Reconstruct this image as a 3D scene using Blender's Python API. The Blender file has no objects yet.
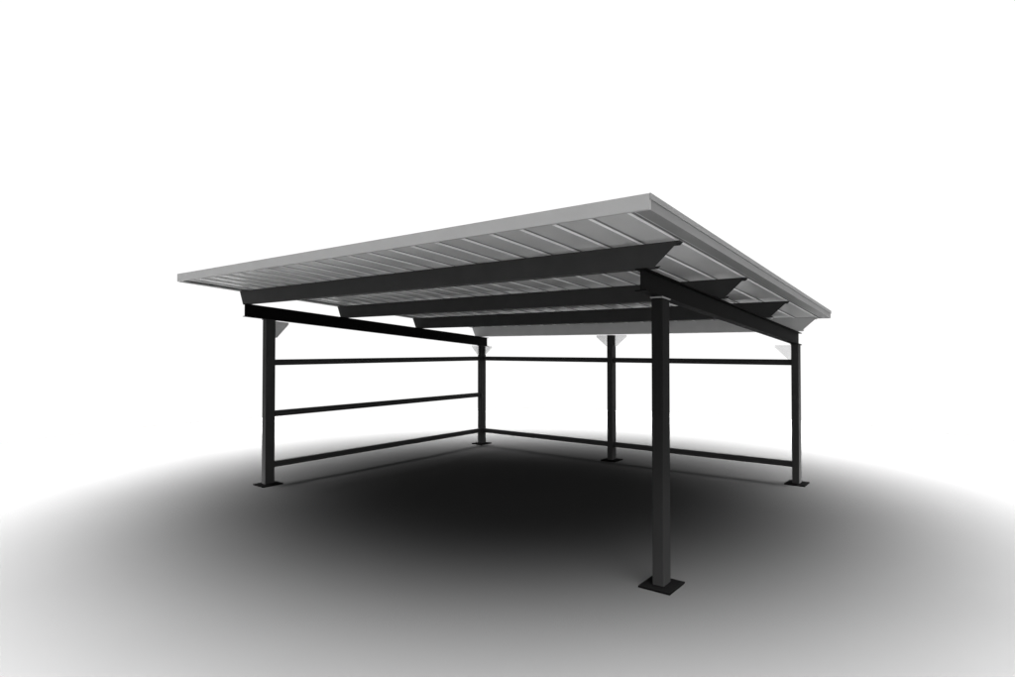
import bpy, bmesh, math
from mathutils import Vector
C = bpy.context.scene.collection
scene = bpy.context.scene
SL = 0.0754                      # roof fall per metre, front to rear
LA, LB = 6.136, 4.854            # post spacing along the front / along the side

# ------------------------------------------------------------ materials
def mat(name, col, rough=0.6, spec=0.2, metal=0.0, vary=0.0, scale=6.0):
    m = bpy.data.materials.new(name); m.use_nodes = True
    nt = m.node_tree; b = nt.nodes['Principled BSDF']
    b.inputs['Roughness'].default_value = rough
    b.inputs['Specular IOR Level'].default_value = spec
    b.inputs['Metallic'].default_value = metal
    tc = nt.nodes.new('ShaderNodeTexCoord')
    nz = nt.nodes.new('ShaderNodeTexNoise'); nz.inputs['Scale'].default_value = scale
    nz.inputs['Detail'].default_value = 4
    nt.links.new(tc.outputs['Object'], nz.inputs['Vector'])
    rp = nt.nodes.new('ShaderNodeValToRGB')
    rp.color_ramp.elements[0].position = 0.3; rp.color_ramp.elements[1].position = 0.7
    rp.color_ramp.elements[0].color = tuple(c*(1-vary) for c in col)+(1,)
    rp.color_ramp.elements[1].color = tuple(c*(1+vary) for c in col)+(1,)
    nt.links.new(nz.outputs['Fac'], rp.inputs['Fac'])
    nt.links.new(rp.outputs['Color'], b.inputs['Base Color'])
    return m
g = lambda v: (v, v, v)
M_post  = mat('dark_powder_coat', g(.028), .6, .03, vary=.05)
M_near  = mat('powder_coat_shaded_near', g(.008), .7, .03, vary=.05)  # same coat as the other posts, darkened against the light falling on it
M_base  = mat('black_base_plate', g(.0015), .8, .0, vary=.1)
M_beam  = mat('black_steel', g(.0018), .7, .04, vary=.1)
M_purl  = mat('charcoal_steel', g(.028), .6, .05, vary=.06)
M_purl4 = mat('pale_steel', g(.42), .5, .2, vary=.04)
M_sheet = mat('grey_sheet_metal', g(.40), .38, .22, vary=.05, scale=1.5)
M_recess_shade  = mat('sheet_recess_shade', g(.20), .6, .05, vary=.03, scale=2)  # roof sheet again, shade of the rib recesses put into the colour
M_lip_light   = mat('sheet_lip_light', g(.75), .6, .05, vary=.03, scale=2)  # roof sheet again, lightened in colour where the lips would catch light
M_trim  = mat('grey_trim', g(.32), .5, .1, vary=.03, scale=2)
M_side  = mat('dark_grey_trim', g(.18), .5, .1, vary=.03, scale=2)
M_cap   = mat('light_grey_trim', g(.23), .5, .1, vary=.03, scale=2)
M_plate = mat('galvanised_plate', g(.80), .22, .5, metal=1.0, vary=.02)
M_plate2 = mat('grey_plate', g(.50), .5, .2, vary=.02)
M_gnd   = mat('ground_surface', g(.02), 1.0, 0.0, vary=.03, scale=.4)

# ------------------------------------------------------------ helpers
def P(a, b, z):                  # a: along the front from the near post; b: towards the rear
    return Vector((-(a-LA/2), b-LB/2, z))
def link(name, bm, m, parent, bevel=0.0):
    bmesh.ops.recalc_face_normals(bm, faces=bm.faces)
    me = bpy.data.meshes.new(name); bm.to_mesh(me); bm.free()
    o = bpy.data.objects.new(name, me); C.objects.link(o)
    me.materials.append(m); o.parent = parent
    if bevel:
        md = o.modifiers.new('bevel', 'BEVEL'); md.width = bevel; md.segments = 2; md.limit_method = 'ANGLE'
    return o
def hexa(bm, pts):               # 8 points: bottom loop 4, top loop 4
    v = [bm.verts.new(p) for p in pts]
    for f in ((0,1,2,3),(4,5,6,7),(0,1,5,4),(1,2,6,5),(2,3,7,6),(3,0,4,7)):
        bm.faces.new([v[i] for i in f])
def box(bm, a0, a1, b0, b1, z0, z1, s=0.0):      # s: shear with the roof fall
    q = [(a0,b0),(a1,b0),(a1,b1),(a0,b1)]
    hexa(bm, [P(a,b,z0-s*b) for a,b in q]+[P(a,b,z1-s*b) for a,b in q])
def loft(bm, r0, r1, cap=True):
    v0 = [bm.verts.new(p) for p in r0]; v1 = [bm.verts.new(p) for p in r1]
    n = len(v0)
    for i in range(n):
        j = (i+1) % n
        bm.faces.new((v0[i], v0[j], v1[j], v1[i]))
    if cap:
        bm.faces.new(v0); bm.faces.new(v1)

CX, CY = .15, 8.65
# ------------------------------------------------------------ ground
bm = bmesh.new()
bmesh.ops.create_circle(bm, cap_ends=True, segments=128, radius=11.5)
gr = link('ground', bm, M_gnd, None); gr.location = (CX, CY, 0)
gr['kind'] = 'structure'

# ------------------------------------------------------------ carport
root = bpy.data.objects.new('carport', None); C.objects.link(root)
root.location = (.38, 8.91, 0); root.rotation_euler = (0, 0, math.radians(-38.0))
root['label'] = 'dark steel open carport with sloping ribbed grey roof standing on five posts'
root['category'] = 'carport'

DB = .182                        # beam depth
B0 = 2.6186 - DB
BB = lambda b: B0 - SL*b         # beam underside
PT = lambda b: 2.813 - SL*b      # purlin top
PU, PV = .10, .15                # post section

def gusset(post, a0, b0, da, db, ztop, hgt, m):
    """triangular plate: along the beam by (da, db), down the post by hgt"""
    t = .006
    bm = bmesh.new()
    na, nb = (t, 0) if db else (0, t)
    s = SL if db else 0
    def ring(sg):
        return [P(a0+sg*na, b0+sg*nb, ztop-hgt), P(a0+sg*na, b0+sg*nb, ztop),
                P(a0+da+sg*na, b0+db+sg*nb, ztop-s*db), P(a0+da+sg*na, b0+db+sg*nb, ztop-s*db-.03),
                P(a0+da*.2+sg*na, b0+db*.2+sg*nb, ztop-hgt)]
    loft(bm, ring(-1), ring(1))
    return link('gusset', bm, m, post)

def post(a, b, top_f, top_b, m):
    bm = bmesh.new()
    q = [(a-PU/2,b-PV/2),(a+PU/2,b-PV/2),(a+PU/2,b+PV/2),(a-PU/2,b+PV/2)]
    hexa(bm, [P(x,y,.019) for x,y in q]+[P(x,y,top_f if y<b else top_b) for x,y in q])
    o = link('post', bm, m, root, .006)
    bm = bmesh.new(); box(bm, a-.14, a+.14, b-.16, b+.16, .001, .018)
    link('base_plate', bm, M_base, o, .003)
    return o
def beam_post(a, b, m=M_post):
    o = post(a, b, BB(b-PV/2)-.013, BB(b+PV/2)-.013, m)
    bm = bmesh.new(); box(bm, a-.056, a+.056, b-.085, b+.085, B0-.0125, B0-.001, SL)
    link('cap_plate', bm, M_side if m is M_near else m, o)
    return o
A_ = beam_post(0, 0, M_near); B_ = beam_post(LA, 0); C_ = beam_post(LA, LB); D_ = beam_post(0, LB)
b4 = 4.72                        # rear purlin
E_ = post(LA/2, LB, PT(LB)-.196, PT(LB)-.196, M_post)
h = PV/2+.001
gusset(B_, LA, h, 0, .24, BB(h)-.0135, .25, M_plate2)
gusset(C_, LA, LB-h, 0, -.24, BB(LB-h)-.0135, .19, M_plate)
w = PU/2+.001
gusset(E_, LA/2+w, LB, .25, 0, PT(LB)-.197, .20, M_plate)
gusset(E_, LA/2-w, LB, -.25, 0, PT(LB)-.197, .20, M_plate)
gusset(C_, LA-w, LB, -.22, 0, BB(LB)-.0135, .18, M_plate)
gusset(D_, w, LB, .24, 0, BB(LB)-.0135, .22, M_plate)

# main beams, I section running with the fall
def beam(a):
    f, wb, tf = .050, .004, .009
    sec = [(-f,0),(f,0),(f,tf),(wb,tf),(wb,DB-tf),(f,DB-tf),(f,DB),(-f,DB),(-f,DB-tf),(-wb,DB-tf),(-wb,tf),(-f,tf)]
    bm = bmesh.new()
    loft(bm, [P(a+x, -.38, BB(-.38)+z) for x,z in sec], [P(a+x, LB+.17, BB(LB+.17)+z) for x,z in sec])
    return link('beam', bm, M_beam, root)
beam(0); beam(LA)

# purlins, C section with splayed ends
def purlin(b, m):
    H, W, t, lip = .192, .075, .004, .022
    sec = [(0,0),(W,0),(W,lip),(W-t,lip),(W-t,t),(t,t),(t,H-t),(W-t,H-t),(W-t,H-lip),(W,H-lip),(W,H),(0,H)]
    z0 = 2.813-H-.0005
    r = lambda a0, a1: [P(a0+(a1-a0)*z/H, b+y, z0+z-SL*(b+y)) for y,z in sec]
    bm = bmesh.new(); loft(bm, r(-.11,-.32), r(LA+.07,LA+.16))
    return link('purlin', bm, m, root)
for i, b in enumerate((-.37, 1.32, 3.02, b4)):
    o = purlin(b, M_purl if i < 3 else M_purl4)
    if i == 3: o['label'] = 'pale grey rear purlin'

# wall rails
RH = .043
def rail_b(z):                   # left side wall
    bm = bmesh.new(); box(bm, LA-.03, LA+.03, PV/2+.001, LB-PV/2-.001, z-RH, z+RH)
    link('rail', bm, M_post, root, .004)
def rail_a(a0, a1, z):           # rear wall
    bm = bmesh.new(); box(bm, a0+PU/2+.001, a1-PU/2-.001, LB-.03, LB+.03, z-RH, z+RH)
    link('rail', bm, M_post, root, .004)
for z in (1.80, 1.04, .29): rail_b(z)
for z in (1.80, .29):
    rail_a(0, LA/2, z); rail_a(LA/2, LA, z)

# roof sheet, seamed pans running with the fall
a0, a1, f0, f1 = -.45, LA+.27, -1.19, 4.96
pitch = .3045
prof = [(a0+.004, 0)]; kind = []          # kind of the segment that follows each profile point
x = a0+.15
while x+.12 < a1-.01:
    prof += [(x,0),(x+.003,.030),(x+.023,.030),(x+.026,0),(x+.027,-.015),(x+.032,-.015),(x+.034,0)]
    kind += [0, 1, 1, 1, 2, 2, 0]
    x += pitch
prof.append((a1-.004,0)); kind.append(0)
t, zb = .0025, .030
ring = [(p,z+zb) for p,z in prof]+[(p,z+zb+t) for p,z in reversed(prof)]
bm = bmesh.new()
r0 = [bm.verts.new(P(p, f0+.03, 2.813-SL*(f0+.03)+z)) for p,z in ring]
r1 = [bm.verts.new(P(p, f1-.03, 2.813-SL*(f1-.03)+z)) for p,z in ring]
N = len(r0); L = len(prof)
for i in range(N):
    j = (i+1) % N
    f = bm.faces.new((r0[i],r0[j],r1[j],r1[i]))
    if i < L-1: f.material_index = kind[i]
for i in range(L-1):
    for r in (r0, r1): bm.faces.new((r[i], r[i+1], r[N-2-i], r[N-1-i]))
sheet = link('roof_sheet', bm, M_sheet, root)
sheet.data.materials.append(M_recess_shade); sheet.data.materials.append(M_lip_light)

# edge trims
def trim(b0, b1, a0_, a1_, z0, z1, m):
    bm = bmesh.new(); box(bm, a0_, a1_, b0, b1, 2.813+z0, 2.813+z1, SL)
    return link('edge_trim', bm, m, root, .003)
trim(f0, f0+.028, a0, a1, .010, .115, M_trim)
trim(f1-.028, f1, a0, a1, .008, .107, M_trim)
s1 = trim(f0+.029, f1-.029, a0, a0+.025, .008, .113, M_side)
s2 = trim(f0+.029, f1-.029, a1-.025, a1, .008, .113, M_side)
# folded lip under each side trim, and a raised cap strip along the right one
for s, x0, x1 in ((s1, a0+.026, a0+.11), (s2, a1-.11, a1-.026)):
    bm = bmesh.new(); box(bm, x0, x1, f0+.03, f1-.03, 2.813+.010, 2.813+.016, SL)
    link('folded_lip', bm, M_side, s)
bm = bmesh.new(); box(bm, a0-.008, a0-.0005, f0, f1, 2.813+.075, 2.813+.115, SL)
link('cap_strip', bm, M_cap, s1)

# ------------------------------------------------------------ light
wd = bpy.data.worlds.new('World'); scene.world = wd; wd.use_nodes = True
bg = wd.node_tree.nodes['Background']
bg.inputs['Color'].default_value = (1,1,1,1); bg.inputs['Strength'].default_value = 1.02
# added lights with no visible source: two rings of soft downlights around the carport, washing the floor white outside it
def added_light_ring(radius, n, power, hgt):
    sd = bpy.data.lights.new('floor_wash_helper', 'SPOT'); sd.energy = power
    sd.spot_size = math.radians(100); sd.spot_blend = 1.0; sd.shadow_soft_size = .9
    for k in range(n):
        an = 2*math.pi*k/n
        so = bpy.data.objects.new('floor_wash_helper', sd); C.objects.link(so)
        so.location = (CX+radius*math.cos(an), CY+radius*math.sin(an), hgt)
added_light_ring(8.25, 34, 17000, 5.0)
added_light_ring(12.0, 40, 28000, 5.0)

# ------------------------------------------------------------ camera
cd = bpy.data.cameras.new('camera'); cd.sensor_width = 36; cd.lens = 36*600/1015
cd.clip_start = .05; cd.clip_end = 8000
co = bpy.data.objects.new('camera', cd); C.objects.link(co)
co.location = (0,0,2.0); co.rotation_euler = (math.radians(91.0), 0, 0)
scene.camera = co
scene.view_settings.view_transform = 'Standard'
try: scene.view_settings.look = 'None'
except Exception: pass
scene.view_settings.exposure = 0
